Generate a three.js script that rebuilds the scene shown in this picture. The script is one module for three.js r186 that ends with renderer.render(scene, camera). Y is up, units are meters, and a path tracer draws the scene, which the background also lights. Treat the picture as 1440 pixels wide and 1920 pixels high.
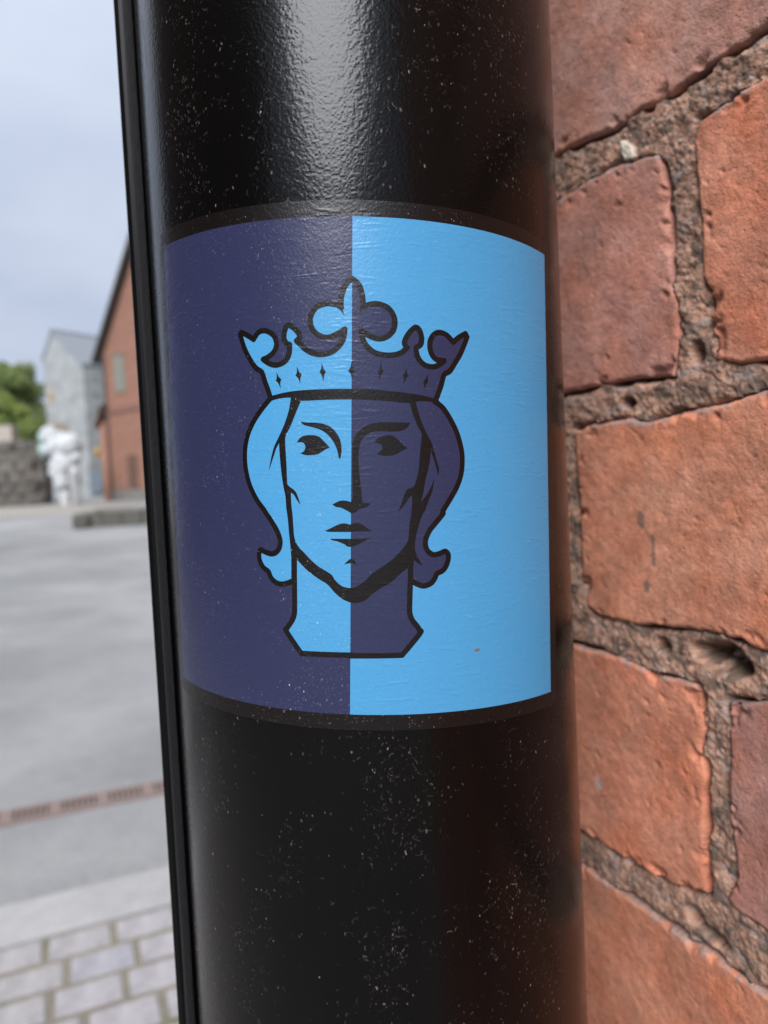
import * as THREE from 'three';
import { mergeGeometries } from 'three/addons/utils/BufferGeometryUtils.js';
import { RoundedBoxGeometry } from 'three/addons/geometries/RoundedBoxGeometry.js';
import { ImprovedNoise } from 'three/addons/math/ImprovedNoise.js';

// ---------- camera, sky, sun, exposure ----------
const SKY = { low: 0.19, rise: 0.5 };
const scene = new THREE.Scene();
const camera = new THREE.PerspectiveCamera(69.44, 0.75, 0.01, 2000);
camera.position.set(0, 1.45, 0);
camera.rotation.set(THREE.MathUtils.degToRad(-2.6), 0, THREE.MathUtils.degToRad(-2.82));
camera.focus = 0.1425;
camera.userData.fStop = 15;
const renderer = new THREE.WebGLRenderer({ antialias: true });
renderer.setSize(768, 1024);
renderer.toneMapping = THREE.LinearToneMapping;
renderer.toneMappingExposure = 3.35;
renderer.shadowMap.enabled = true;

const noise = new ImprovedNoise();
function fbm(x, y, z, oct = 4) {
  let s = 0, a = 0.5, f = 1;
  for (let i = 0; i < oct; i++) { s += a * noise.noise(x * f, y * f, z * f + i * 17.3); a *= 0.5; f *= 2.03; }
  return s;
}
function rng(seed) {
  let s = seed >>> 0;
  return () => { s = (s + 0x6d2b79f5) >>> 0; let t = Math.imul(s ^ (s >>> 15), 1 | s); t = (t + Math.imul(t ^ (t >>> 7), 61 | t)) ^ t; return ((t ^ (t >>> 14)) >>> 0) / 4294967296; };
}
const clamp = THREE.MathUtils.clamp, lerp = THREE.MathUtils.lerp, sst = THREE.MathUtils.smoothstep;

{ // overcast sky: soft cloud layers, whiter towards the zenith
  const w = 1024, h = 512, d = new Float32Array(w * h * 4);
  for (let j = 0; j < h; j++) {
    const el = ((j + 0.5) / h - 0.5) * Math.PI, se = Math.sin(el), ce = Math.cos(el);
    for (let i = 0; i < w; i++) {
      const az = ((i + 0.5) / w) * Math.PI * 2, X = ce * Math.cos(az), Z = ce * Math.sin(az);
      const k = 1 / (Math.max(se, 0) + 0.22);
      const c1 = fbm(X * k * 1.3 + 4, Z * k * 1.3, 3.1, 5), c2 = fbm(X * k * 3.4, Z * k * 3.4 + 9, 7.7, 4);
      const c = clamp(0.52 + 1.05 * c1 + 0.45 * c2, 0, 1), s3 = Math.pow(Math.max(se, 0), 3);
      const lum = (SKY.low + SKY.rise * s3) * lerp(0.86, 1.1, c);
      const o = (j * w + i) * 4;
      const hi = clamp(0.3 * c + 1.6 * s3, 0, 1); d[o] = lum * lerp(0.76, 1.0, hi); d[o + 1] = lum * lerp(0.9, 1.0, hi); d[o + 2] = lum * lerp(1.2, 1.0, hi); d[o + 3] = 1;
    }
  }
  const sky = new THREE.DataTexture(d, w, h, THREE.RGBAFormat, THREE.FloatType);
  sky.mapping = THREE.EquirectangularReflectionMapping; sky.magFilter = THREE.LinearFilter; sky.needsUpdate = true;
  scene.background = sky; scene.environment = sky;
}
const sun = new THREE.DirectionalLight(0xf8f9ff, 1.5); // the bright part of the cloud cover behind the camera
sun.position.set(-1.29, 6.69, 7.32).multiplyScalar(3);
sun.target.position.set(0, 1, -2);
sun.castShadow = true; sun.shadow.radius = 62; sun.shadow.mapSize.set(2048, 2048);
Object.assign(sun.shadow.camera, { left: -40, right: 40, top: 40, bottom: -40, near: 0.1, far: 140 });
scene.add(sun, sun.target);
const STK = { navy: '#282b46', blue: '#4388b2' };
const SCR = [6.4, 78, 5.27, 69.3, 4.23, 62.5, 3.3, 56.1]; // the long scratch above the sticker, millimetres
// outlines of the printed head, millimetres on the sticker: x, y, corner flag
const ART = {
  crownLeft: [-0.01,35.81,1,-1.1,34.74,0,-1.86,33.02,0,-2.1,31.3,0,-1.99,30.44,1,-2.84,30.93,0,-4.77,31.19,0,-6.73,30.51,0,-7.84,28.81,0,-7.71,26.9,0,-6.54,25.45,0,-4.67,24.87,0,-2.82,25.47,0,-1.33,26.38,1,-1.67,24.4,0,-2.9,22.75,0,-4.57,21.87,0,-6.72,21.76,0,-8.53,22.49,0,-9.72,23.56,0,-10.64,24.38,1,-9.96,25.19,0,-10.55,26.2,0,-11.57,27.11,0,-12.41,27.32,0,-12.98,26.47,0,-13.18,25.08,0,-12.76,24.1,0,-12.01,23.69,1,-12.09,22.15,0,-12.62,20.95,0,-13.58,20.23,0,-14.95,19.92,0,-16.33,20.3,0,-17.64,21.15,1,-16.42,21.59,0,-15.23,22.54,0,-14.73,23.92,0,-15.15,25.35,0,-16.19,26.22,0,-17.49,26.61,0,-18.72,26.25,0,-19.68,25.07,1,-21.27,26.01,0,-22.58,26.6,1,-22.85,26.26,1,-21.85,23.51,0,-20.47,21.11,0,-19.21,19.54,0,-17.93,18.68,0,-17.27,16.88,0,-16.67,15.44,0,-16.08,13.73,1],
  crownRight: [-0.01,35.81,1,1.21,34.76,0,1.86,33.05,0,2.1,31.16,0,2.17,30.55,1,3.36,31.04,0,4.93,31.17,0,6.87,30.42,0,8.03,28.56,0,7.87,26.46,0,6.55,25.06,0,4.97,24.68,0,3.21,25.21,0,1.81,26.14,1,1.96,24.93,0,2.7,23.38,0,4.46,21.99,0,7.1,21.62,0,9.24,22.11,0,10.49,23.17,1,9.98,24.02,0,10.47,25.35,0,11.46,26.62,0,12.24,27.1,0,12.93,26.53,0,13.34,25.15,0,13.17,23.91,0,12.3,23.3,1,12.27,22.64,0,12.65,21.42,0,13.62,20.27,0,15.11,19.78,0,16.63,20.08,0,17.98,21.1,1,16.34,21.23,0,15.32,22.35,0,14.99,24.01,0,15.36,25.36,0,16.31,26.27,0,17.36,26.41,0,18.54,25.99,0,19.9,24.79,1,21.16,25.85,0,22.61,26.69,1,22.99,26.05,1,21.58,22.87,0,20.17,20.62,0,19.13,19.12,0,18,18.43,0,17.46,16.63,0,16.95,15.18,0,16.33,13.56,1],
  hairLeft: [-16.15,13.54,1,-17.85,11.78,0,-19.82,9.35,0,-21.26,6.72,0,-21.92,4.22,0,-22.06,1.87,0,-21.78,-0.48,0,-20.99,-3.16,0,-19.41,-5.98,0,-17.75,-7.95,0,-17.28,-8.61,0,-16.14,-10.08,0,-14.84,-12.04,0,-14.17,-13.85,0,-14.34,-15.36,0,-15.15,-16.36,0,-16.19,-16.64,0,-17.55,-16.31,0,-18.53,-15.97,0,-18.9,-16.75,0,-18.75,-18.09,0,-17.97,-19.4,0,-16.8,-20.18,0,-16.23,-21.33,0,-15.1,-22.23,0,-13.79,-22.48,0,-12.32,-22.11,0,-11.24,-21.56,1],
  hairRight: [16.11,13.15,1,17.78,11.99,0,19.49,9.65,0,20.86,7.12,0,21.81,4.03,0,22,1.95,0,21.78,-0.65,0,20.91,-3.09,0,19.58,-5.35,0,17.91,-7.93,0,17.92,-8.45,0,16.55,-10.08,0,15.2,-11.7,0,14.44,-13.41,0,14.45,-14.78,0,15.05,-15.83,0,16.14,-16.4,0,17.41,-16.13,0,18.43,-15.77,0,19.05,-16.34,0,19.06,-17.46,0,18.54,-18.84,0,17.81,-19.6,0,16.74,-20.09,0,16.4,-20.86,0,15.63,-21.87,0,14.2,-22.39,0,12.96,-22.07,0,11.51,-21.27,1],
  neckLeft: [-11.15,-21.39,1,-11.11,-24.89,0,-11.15,-27.91,0,-11.63,-29.45,0,-12.82,-31.21,0,-12.83,-31.81,0,-9.76,-35.87,1,0.35,-35.75,1],
  neckRight: [11.46,-21.27,1,11.37,-25.22,0,11.38,-27.46,0,11.87,-28.94,0,12.84,-30.17,0,13.38,-31.05,0,13.38,-31.69,0,9.95,-35.75,1,-0.12,-35.87,1],
  shapes: [
    [-16.58,13.93,1,-14.19,14.45,0,-11.88,14.82,0,-8.53,15.07,0,-4.02,15.2,0,0.12,15.2,0,4.33,15.06,0,9.64,14.69,0,13.29,14.27,0,16.77,13.57,1,17.26,12.97,1,15.54,13.05,0,13.29,13.14,0,10.56,12.74,0,5.22,13.07,0,0.13,13.21,0,-4.91,13.15,0,-10.01,13.02,0,-11.89,13.64,0,-14.2,13.51,0,-16.28,13.03,1], // band
    [-2.75,30.79,1,-2.04,29.75,0,-1.38,28.94,1,-1.69,29.92,0,-1.86,31.3,1], // notchLeft
    [-2.91,25.7,1,-0.95,26.78,1,-1.03,25.26,0,-1.76,23.7,1,-2.46,24.92,1], // notchLeftLow
    [1.36,29.51,1,1.79,29.43,0,2.75,30.99,1,2.05,31.24,1,1.61,30.63,0], // notchRight
    [1.28,26.83,1,3.13,25.56,1,2.52,24.85,1,2.61,23.38,1,1.64,24.76,0], // notchRightLow
    [-11.75,13.85,1,-12.2,11.34,0,-13.09,8.75,0,-14.36,6.15,0,-15.38,4.18,0,-16.05,1.88,0,-16.57,-0.47,1,-15.67,1.88,0,-14.92,3.85,0,-14.28,5,1,-14.11,2.21,0,-13.77,-1.08,0,-13.33,-3.71,0,-12.97,-5.36,0,-12.8,-7.67,0,-12.59,-8.98,0,-12.45,-10.14,0,-12.25,-12.45,0,-11.94,-15.26,0,-11.8,-17.58,0,-11.81,-20.92,1,-11.43,-23.24,1,-10.62,-22.86,1,-10.61,-17.54,1,-8.6,-19.45,0,-6.37,-21.03,0,-4.51,-22.13,0,-3,-23.73,0,-1.51,-24.93,0,0.11,-25.58,1,-0.77,-25.46,0,0.95,-25.62,0,2.65,-25.17,0,4.01,-23.96,0,6.05,-22.59,0,7.75,-21.57,0,9.46,-20.04,0,10.92,-18.86,1,11.03,-21.78,1,11.99,-21.79,1,12.02,-18.7,0,12.22,-17.42,1,12.93,-17.94,0,13.85,-18.51,1,12.83,-16.65,0,12.29,-15.1,0,12.54,-12.71,0,13.14,-10.31,0,13.74,-8.6,0,14.27,-7.75,0,14.98,-5.86,0,15.77,-3.81,0,16.03,-1.58,1,15.41,-3.29,0,14.61,-4.67,0,13.46,-6.24,1,13.89,-4.33,0,14.32,-1.93,0,15.02,0.98,0,15.36,3.72,1,15.91,2.19,0,16.47,0.48,0,16.89,-1.09,1,16.99,0.32,0,16.37,2.37,0,15.62,4.92,0,14.53,6.94,0,13.26,9.62,0,12.21,13.15,1,11.04,12.95,1,11.67,10.77,0,12.74,8.25,0,13.46,6.91,0,13.29,4.87,0,13.05,1.8,0,12.89,-0.24,0,12.46,-1.95,0,12.03,-3.14,0,10.55,-4,0,9.7,-6.21,0,9.03,-8.05,1,10.05,-6.89,0,11.47,-4.93,1,11.7,-5.53,0,11.54,-8.43,0,11.46,-8.77,0,11.21,-10.65,0,11,-13.38,0,10.45,-14.4,0,9.26,-15.93,0,7.38,-17.63,0,5.68,-18.83,0,3.99,-20.03,0,2.63,-21.4,0,1.1,-22.45,0,-0.09,-22.69,0,-0.04,-22.77,0,-1.68,-22.39,0,-3.01,-21.26,0,-3.85,-20.13,0,-6.71,-18.4,0,-9.12,-16.16,0,-10.51,-14.72,0,-11.13,-13.25,0,-11.3,-11.6,0,-11.52,-8.63,0,-11.62,-7.97,0,-11.76,-6.66,0,-11.84,-4.52,1,-11.19,-5,0,-10.58,-5.98,0,-9.85,-6.9,1,-10.4,-5.32,0,-11.01,-4.18,0,-12.34,-3.21,0,-12.6,-2.39,0,-12.77,1.39,0,-12.98,5.16,0,-12.83,6.46,0,-11.86,8.25,0,-10.81,10.67,0,-9.8,12.92,1], // faceLeft
    [-9.86,9.04,1,-8.58,8.9,0,-6.73,8.82,0,-5.07,8.53,0,-3.59,7.72,0,-2.44,6.27,0,-1.95,4.82,0,-1.86,3.21,0,-2.1,1.99,1,-2.34,2.04,1,-2.76,3.85,0,-3.58,5.46,0,-4.74,6.75,0,-6.06,7.56,0,-7.74,8.05,0,-9.09,8.38,0], // browLeft
    [-10.59,5.06,1,-9.95,5.96,0,-8.92,6.41,0,-7.4,6.47,0,-6.23,6.19,0,-5.23,5.3,0,-4.11,4.14,1,-5.06,3.68,0,-6.39,2.87,0,-7.74,2.65,0,-8.93,2.7,0,-9.92,3.03,1,-9.18,3.43,0,-8.87,4.16,0,-9.09,4.82,0,-9.61,5.14,0], // eyeLeft
    [11.24,8.98,1,9.25,8.99,0,7.2,8.99,0,4.66,8.87,0,2.81,8.26,0,1.29,7.08,0,0.37,5.56,0,0.21,4.21,0,0.21,1.68,0,0.24,-1.69,0,0.31,-5.08,0,0,-6.13,0,-0.6,-6.05,0,-1.74,-5.95,0,-2.56,-6.2,0,-3.58,-6.73,1,-2.89,-7.18,0,-1.9,-7.34,0,-0.92,-7.81,0,0.1,-8.39,0,-0.16,-8.4,0,0.69,-8.26,0,1.71,-7.52,0,3.06,-7.12,0,3.67,-6.49,1,2.18,-6.35,1,1.95,-4.22,0,1.68,-1.68,0,1.41,0.85,0,1.4,2.87,0,1.64,4.73,0,2.14,5.91,0,3.49,6.93,0,5.35,7.25,0,7.55,7.21,0,9.27,7.34,0,10.47,7.87,0], // nose
    [4.34,5.22,1,5.18,6.02,0,6.54,6.46,0,7.73,6.47,0,8.76,5.81,0,9.63,4.98,0,10.7,4.11,1,9.64,3.54,0,8.27,2.85,0,7.07,2.58,0,5.88,2.65,0,4.75,2.95,1,5.62,3.58,0,5.87,4.26,0,5.53,4.84,0], // eyeRight
    [-5.03,-11.82,1,-3.87,-11.28,0,-2.71,-10.69,0,-1.73,-10.35,0,-0.91,-10.37,0,-0.06,-10.61,0,-0.32,-10.65,0,0.7,-10.25,0,1.72,-10.32,0,2.74,-10.91,0,3.6,-11.5,0,4.36,-11.74,1,1.73,-11.85,0,-0.82,-11.96,0,-2.71,-11.98,0,-4.37,-11.97,0], // lipUpper
    [-4.03,-13.31,1,-1.88,-13.29,0,-0.08,-13.28,0,0.04,-13.28,0,1.74,-13.22,0,3.71,-13.12,1,2.59,-13.72,0,1.4,-14.33,0,0.21,-14.76,0,-0.64,-14.74,0,-1.22,-14.34,0,-2.37,-13.87,0,-3.53,-13.59,0], // lipLower
    [-1.24,-18.19,1,-0.55,-17.47,0,0.1,-17.11,0,0.76,-17.46,0,1.06,-18.19,1,0.11,-17.92,0], // chin
    [-14.76,18.65,1,-14.27,17.68,0,-13.75,17.21,1,-13.95,16.48,0,-13.86,15.32,1,-14.36,16.4,0,-14.9,16.98,1,-14.69,17.59,0], // gem0
    [-10.56,19.57,1,-10.11,18.53,0,-9.59,17.98,1,-9.86,17.31,0,-9.86,16.2,1,-10.31,17.26,0,-10.84,17.83,1,-10.56,18.48,0], // gem1
    [-5.69,20.18,1,-5.34,19.05,0,-4.87,18.43,1,-5.22,17.75,0,-5.35,16.57,1,-5.67,17.76,0,-6.12,18.44,1,-5.79,19.06,0], // gem2
    [0.03,20.5,1,0.23,19.35,0,0.59,18.71,1,0.26,18.05,0,0.11,16.9,1,-0.2,18.01,0,-0.68,18.59,1,-0.23,19.3,0], // gem3
    [5.56,20.31,1,5.69,19.18,0,6.03,18.58,1,5.56,17.89,0,5.19,16.73,1,5.16,17.82,0,4.92,18.38,1,5.29,19.11,0], // gem4
    [10.42,19.49,1,10.51,18.44,0,10.83,17.84,1,10.3,17.26,0,9.85,16.23,1,9.89,17.25,0,9.7,17.81,1,10.1,18.42,0], // gem5
    [14.75,18.53,1,14.63,17.5,0,14.79,16.94,1,14.3,16.31,0,13.84,15.23,1,13.91,16.3,0,13.71,16.9,1,14.24,17.48,0], // gem6
  ],
};

// ---------- helpers ----------
const taken = {};
function numbered(n) { const k = taken[n] = (taken[n] ?? -1) + 1; return k ? `${n}_${String(k).padStart(3, '0')}` : n; }
function mesh(name, geometry, material, parent = scene) {
  const m = new THREE.Mesh(geometry, material); m.name = parent === scene ? numbered(name) : name; m.castShadow = m.receiveShadow = true; parent.add(m); return m;
}
function thing(name, label, category, [x, y, z] = [0, 0, 0], turn = 0, group) {
  const o = new THREE.Group(); o.name = numbered(name); o.position.set(x, y, z); o.rotation.y = turn; scene.add(o);
  o.userData = { label, category }; if (group) o.userData.group = group; return o;
}
function structure(o, label, category) { o.userData.kind = 'structure'; if (label) o.userData.label = label; if (category) o.userData.category = category; return o; }
function box(w, h, d, x = 0, y = 0, z = 0, turn = 0) { const g = new THREE.BoxGeometry(w, h, d); if (turn) g.rotateY(turn); g.translate(x, y, z); return g; }
function metreUV(g, f) { const p = g.attributes.position, a = new Float32Array(p.count * 2); for (let i = 0; i < p.count; i++) { const [u, v] = f(p.getX(i), p.getY(i), p.getZ(i)); a[2 * i] = u; a[2 * i + 1] = v; } g.setAttribute('uv', new THREE.BufferAttribute(a, 2)); return g; }
function boxUV(g) { // metres on the dominant face
  const n = g.attributes.normal, p = g.attributes.position, a = new Float32Array(p.count * 2);
  for (let i = 0; i < p.count; i++) { const ax = Math.abs(n.getX(i)), ay = Math.abs(n.getY(i)), az = Math.abs(n.getZ(i)); const x = p.getX(i), y = p.getY(i), z = p.getZ(i);
    const [u, v] = ay > ax && ay > az ? [x, z] : ax > az ? [z, y] : [x, y]; a[2 * i] = u; a[2 * i + 1] = v; }
  g.setAttribute('uv', new THREE.BufferAttribute(a, 2)); return g;
}

// ---------- textures ----------
function periodic(n, cells, seed) { // tiling value noise n x n
  const r = rng(seed), L = new Float32Array(cells * cells).map(() => r()), o = new Float32Array(n * n);
  for (let j = 0; j < n; j++) { const y = j / n * cells, y0 = y | 0, fy = y - y0, ty = fy * fy * (3 - 2 * fy), a = (y0 % cells) * cells, b = ((y0 + 1) % cells) * cells;
    for (let i = 0; i < n; i++) { const x = i / n * cells, x0 = x | 0, fx = x - x0, tx = fx * fx * (3 - 2 * fx), c = x0 % cells, e = (x0 + 1) % cells;
      const p = L[a + c] + (L[a + e] - L[a + c]) * tx, q = L[b + c] + (L[b + e] - L[b + c]) * tx; o[j * n + i] = p + (q - p) * ty; } }
  return o;
}
function layers(n, list, seed) { // [cells, weight] ...
  const o = new Float32Array(n * n); let s = 0;
  list.forEach(([c, w], k) => { const p = periodic(n, c, seed + k * 101); s += w; for (let i = 0; i < o.length; i++) o[i] += p[i] * w; });
  for (let i = 0; i < o.length; i++) o[i] /= s; return o;
}
function tex(n, f, size, color = false) { // f(i) -> [r,g,b] 0..255 ; size = metres covered
  const d = new Uint8Array(n * n * 4);
  for (let i = 0; i < n * n; i++) { const v = f(i); if (v.length) { d[4 * i] = v[0]; d[4 * i + 1] = v[1]; d[4 * i + 2] = v[2]; } else d[4 * i] = d[4 * i + 1] = d[4 * i + 2] = v; d[4 * i + 3] = 255; }
  const t = new THREE.DataTexture(d, n, n); t.wrapS = t.wrapT = THREE.RepeatWrapping; t.magFilter = THREE.LinearFilter; t.minFilter = THREE.LinearMipmapLinearFilter; t.generateMipmaps = true;
  if (color) t.colorSpace = THREE.SRGBColorSpace; t.repeat.set(1 / size, 1 / size); t.needsUpdate = true; return t;
}
const scaled = (t, size) => { const c = t.clone(); c.repeat.set(1 / size, 1 / size); c.needsUpdate = true; return c; };
const peel = layers(1024, [[230, 1], [130, 0.45], [420, 0.3]], 11);
const peelTex = tex(1024, i => 255 * sst(peel[i], 0.2, 0.8), 0.1);
const grain = layers(1024, [[12, 0.5], [30, 0.8], [70, 1], [150, 1], [320, 0.9]], 21);
for (let k = 0, r = rng(5); k < 420; k++) { // pits in the fired clay
  const cx = r() * 1024, cy = r() * 1024, R = 2 + r() * r() * 11, dep = 0.15 + r() * 0.3;
  for (let y = -R | 0; y <= R; y++) for (let x = -R | 0; x <= R; x++) { const q = 1 - (x * x + y * y) / (R * R); if (q > 0) grain[(((cy + y) | 0) & 1023) * 1024 + (((cx + x) | 0) & 1023)] -= dep * q; }
}
const grainTex = tex(1024, i => clamp(255 * grain[i], 0, 255), 0.06);
const mottle = layers(1024, [[5, 0.7], [11, 0.8], [24, 0.8], [60, 0.7], [160, 0.8], [400, 0.6]], 31);
const mottleTex = tex(1024, i => { const v = clamp(0.5 + (mottle[i] - 0.5) * 2.2, 0, 1); return [192 + 63 * v, 191 + 64 * v, 190 + 65 * v]; }, 0.1, true);
const speckle = layers(1024, [[9, 0.6], [40, 0.4], [256, 1], [512, 1.2]], 41);
const speckleTex = tex(1024, i => { const v = clamp(0.5 + (speckle[i] - 0.5) * 2.4, 0, 1); return [180 + 75 * v, 180 + 75 * v, 181 + 74 * v]; }, 0.5, true);
const patch = layers(1024, [[3, 1], [6, 0.8], [14, 0.7], [50, 0.4], [400, 0.5], [512, 0.5]], 51);
const patchTex = tex(1024, i => { const v = clamp(0.5 + (patch[i] - 0.5) * 2.4, 0, 1); return [202 + 53 * v, 203 + 52 * v, 205 + 50 * v]; }, 6, true);
const mossTex = tex(1024, i => { const v = sst(patch[i] * 0.6 + mottle[i] * 0.4, 0.46, 0.58), n = 0.75 + 0.5 * speckle[i]; return [lerp(150, 116, v) * n, lerp(141, 118, v) * n, lerp(122, 78, v) * n].map(q => Math.min(255, q)); }, 1.3, true);
const wrinkle = (() => { // paper creases running round the pipe, and fine paper tooth
  const n = 1024, o = layers(n, [[200, 0.35], [400, 0.35]], 61).map(v => 0.5 + (v - 0.5) * 0.3), r = rng(77), fine = periodic(n, 14, 62);
  for (let k = 0; k < 2600; k++) { const cx = r() * n, cy = r() * n, len = 8 + r() * r() * 70, thick = 1 + r() * 2, h = (r() - 0.35) * 0.5, sl = (r() - 0.5) * 0.3, band = fine[((cy | 0) * n + (cx | 0))] > 0.42 ? 1 : 0.25;
    for (let x = -len; x <= len; x++) { const e = 1 - Math.abs(x) / len; for (let y = -3; y <= 3; y++) { const q = Math.exp(-((y / thick) ** 2)) * e * h * band; o[(((cy + y + sl * x) | 0) & 1023) * n + (((cx + x) | 0) & 1023)] += q; } } }
  return o;
})();
const wrinkleTex = tex(1024, i => clamp(255 * (0.25 + 0.5 * wrinkle[i]), 0, 255), 0.101);

function std(color, o = {}) { return new THREE.MeshStandardMaterial({ color: new THREE.Color().setRGB(...color), roughness: 0.85, ...o }); }

// ---------- ground ----------
const groundY = z => { const d = -z; return d < 9 ? 0 : d < 62 ? 0.024 * (d - 9) : 0.024 * 53; };
{
  const xs = [-600, -250, -120, -70, -40, -20, -10, -5, 0, 5, 10, 25, 60, 200, 600], zs = [300, 80, 30, 12, 4, 0, -4, -9, -20, -35, -50, -62, -110, -300, -900];
  const pos = [], idx = [];
  for (const z of zs) for (const x of xs) pos.push(x, groundY(z), z);
  for (let j = 0; j < zs.length - 1; j++) for (let i = 0; i < xs.length - 1; i++) { const a = j * xs.length + i, b = a + xs.length; idx.push(a, a + 1, b, a + 1, b + 1, b); }
  const g = new THREE.BufferGeometry(); g.setAttribute('position', new THREE.Float32BufferAttribute(pos, 3)); g.setIndex(idx); g.computeVertexNormals(); metreUV(g, (x, y, z) => [x, z]);
  structure(mesh('asphalt_ground', g, std([0.29, 0.29, 0.29], { map: patchTex, bumpMap: scaled(grainTex, 0.12), bumpScale: 0.003, roughness: 0.8 })), 'pale worn grey asphalt of the open yard', 'asphalt');
  const gp = new THREE.BufferGeometry(), q = [[-27, -33], [-13.5, -31.5], [-14, -43], [-27, -44.5]];
  gp.setAttribute('position', new THREE.Float32BufferAttribute(q.flatMap(([x, z]) => [x, groundY(z) + 0.02, z]), 3)); gp.setIndex([0, 1, 2, 0, 2, 3]); gp.computeVertexNormals(); metreUV(gp, (x, y, z) => [x, z]);
  structure(mesh('gravel_path', gp, std([0.33, 0.315, 0.275], { map: scaled(speckleTex, 1.5), roughness: 0.95 })), 'pale beige gravel strip before the far houses', 'gravel');
}

// ---------- pavement: kerb and setts ----------
const PT = THREE.MathUtils.degToRad(22.8); // local x runs along the kerb, local z from the kerb to the wall
{
  const pav = new THREE.Group(); pav.name = 'pavement'; pav.rotation.y = PT; scene.add(pav); structure(pav, 'pavement of pale grey stone setts beside the wall', 'pavement');
  mesh('joint_sand', metreUV(box(9, 0.02, 7.4, 0, 0.0172, 1.12), (x, y, z) => [x, z]), std([0.66, 0.67, 0.72], { map: mossTex, bumpMap: scaled(grainTex, 0.05), bumpScale: 0.002 }), pav);
  const r = rng(91);
  const tones = [[0.41, 0.385, 0.40], [0.375, 0.365, 0.39], [0.42, 0.39, 0.395], [0.39, 0.37, 0.375]].map(c => std(c, { map: scaled(speckleTex, 0.25), bumpMap: scaled(grainTex, 0.09), bumpScale: 0.0012, roughness: 0.85 }));
  const shapes = [0, 1, 2].map(k => { const g = new RoundedBoxGeometry(0.181, 0.06, 0.119, 2, 0.006), p = g.attributes.position; for (let i = 0; i < p.count; i++) p.setXYZ(i, p.getX(i) + 0.004 * noise.noise(p.getX(i) * 30, p.getZ(i) * 30, k * 9), p.getY(i), p.getZ(i) + 0.003 * noise.noise(p.getX(i) * 30, p.getZ(i) * 30, 50 + k * 9)); g.computeVertexNormals(); return boxUV(g); });
  const offs = [-0.165, -0.103, -0.144, -0.056];
  for (let row = 0; row < 18; row++) for (let k = -7; k <= 7; k++) {
    const s = mesh('sett', shapes[(r() * 3) | 0], tones[(r() * 4) | 0], pav);
    s.position.set((row < 4 ? offs[row] : -0.2 + r() * 0.2) + 0.1 + k * 0.2, 0.001 + r() * 0.003, -2.58 + 0.071 + row * 0.1425);
    s.rotation.set((r() - 0.5) * 0.02, (r() - 0.5) * 0.03, (r() - 0.5) * 0.02); s.scale.set(0.97 + r() * 0.05, 1, 0.95 + r() * 0.08);
  }
  const rest = []; // the setts farther along, out of the photograph
  for (let row = 0; row < 50; row++) for (let k = -21; k <= 21; k++) { if (row < 18 && k >= -7 && k <= 7) continue; rest.push([(row < 4 ? offs[row] : -0.2 + r() * 0.2) + 0.1 + k * 0.2, 0.001 + r() * 0.003, -2.58 + 0.071 + row * 0.1425]); }
  const im = new THREE.InstancedMesh(shapes[0], tones[0], rest.length), mt = new THREE.Matrix4(), cl = new THREE.Color(); im.name = 'far_setts'; im.userData.kind = 'stuff'; im.castShadow = im.receiveShadow = true;
  rest.forEach((p, i) => { im.setMatrixAt(i, mt.makeTranslation(...p)); im.setColorAt(i, cl.setScalar(0.9 + 0.15 * r())); }); pav.add(im);
  const kerb = new THREE.Group(); kerb.name = 'kerb'; kerb.rotation.y = PT; scene.add(kerb); structure(kerb, 'pale granite kerb between setts and asphalt', 'kerb');
  const km = std([0.44, 0.428, 0.42], { map: scaled(patchTex, 2.3), bumpMap: scaled(grainTex, 0.1), bumpScale: 0.0015, roughness: 0.85 });
  const kg = boxUV(new RoundedBoxGeometry(0.994, 0.16, 0.258, 3, 0.008));
  for (let k = -4; k <= 4; k++) mesh('kerb_stone', kg, km, kerb).position.set(1.05 + k, -0.05, -2.73);
}

// ---------- drain channel ----------
{
  const d = thing('drain_channel', 'rusty slotted drain channel set flush across the asphalt', 'drain', [0, 0, 0], PT);
  const rust = std([0.27, 0.2, 0.18], { map: scaled(mottleTex, 0.2), roughness: 0.8, metalness: 0.2 });
  for (const z of [-3.762, -3.622]) mesh('frame', box(6, 0.03, 0.014, 0.2, 0.001, z), rust, d);
  mesh('slot_shade', box(6, 0.004, 0.126, 0.2, 0.003, -3.692), std([0.015, 0.012, 0.011]), d);  // near-black sheet just under the bars: shade of the slots painted as colour
  const bar = box(0.0125, 0.014, 0.126), plate = box(0.03, 0.015, 0.126);
  for (let k = 0; k < 120; k++) mesh(k % 8 ? 'bar' : 'plate', k % 8 ? bar : plate, rust, d).position.set(-2.2 + k * 0.0255, 0.009, -3.692);
}

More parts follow.
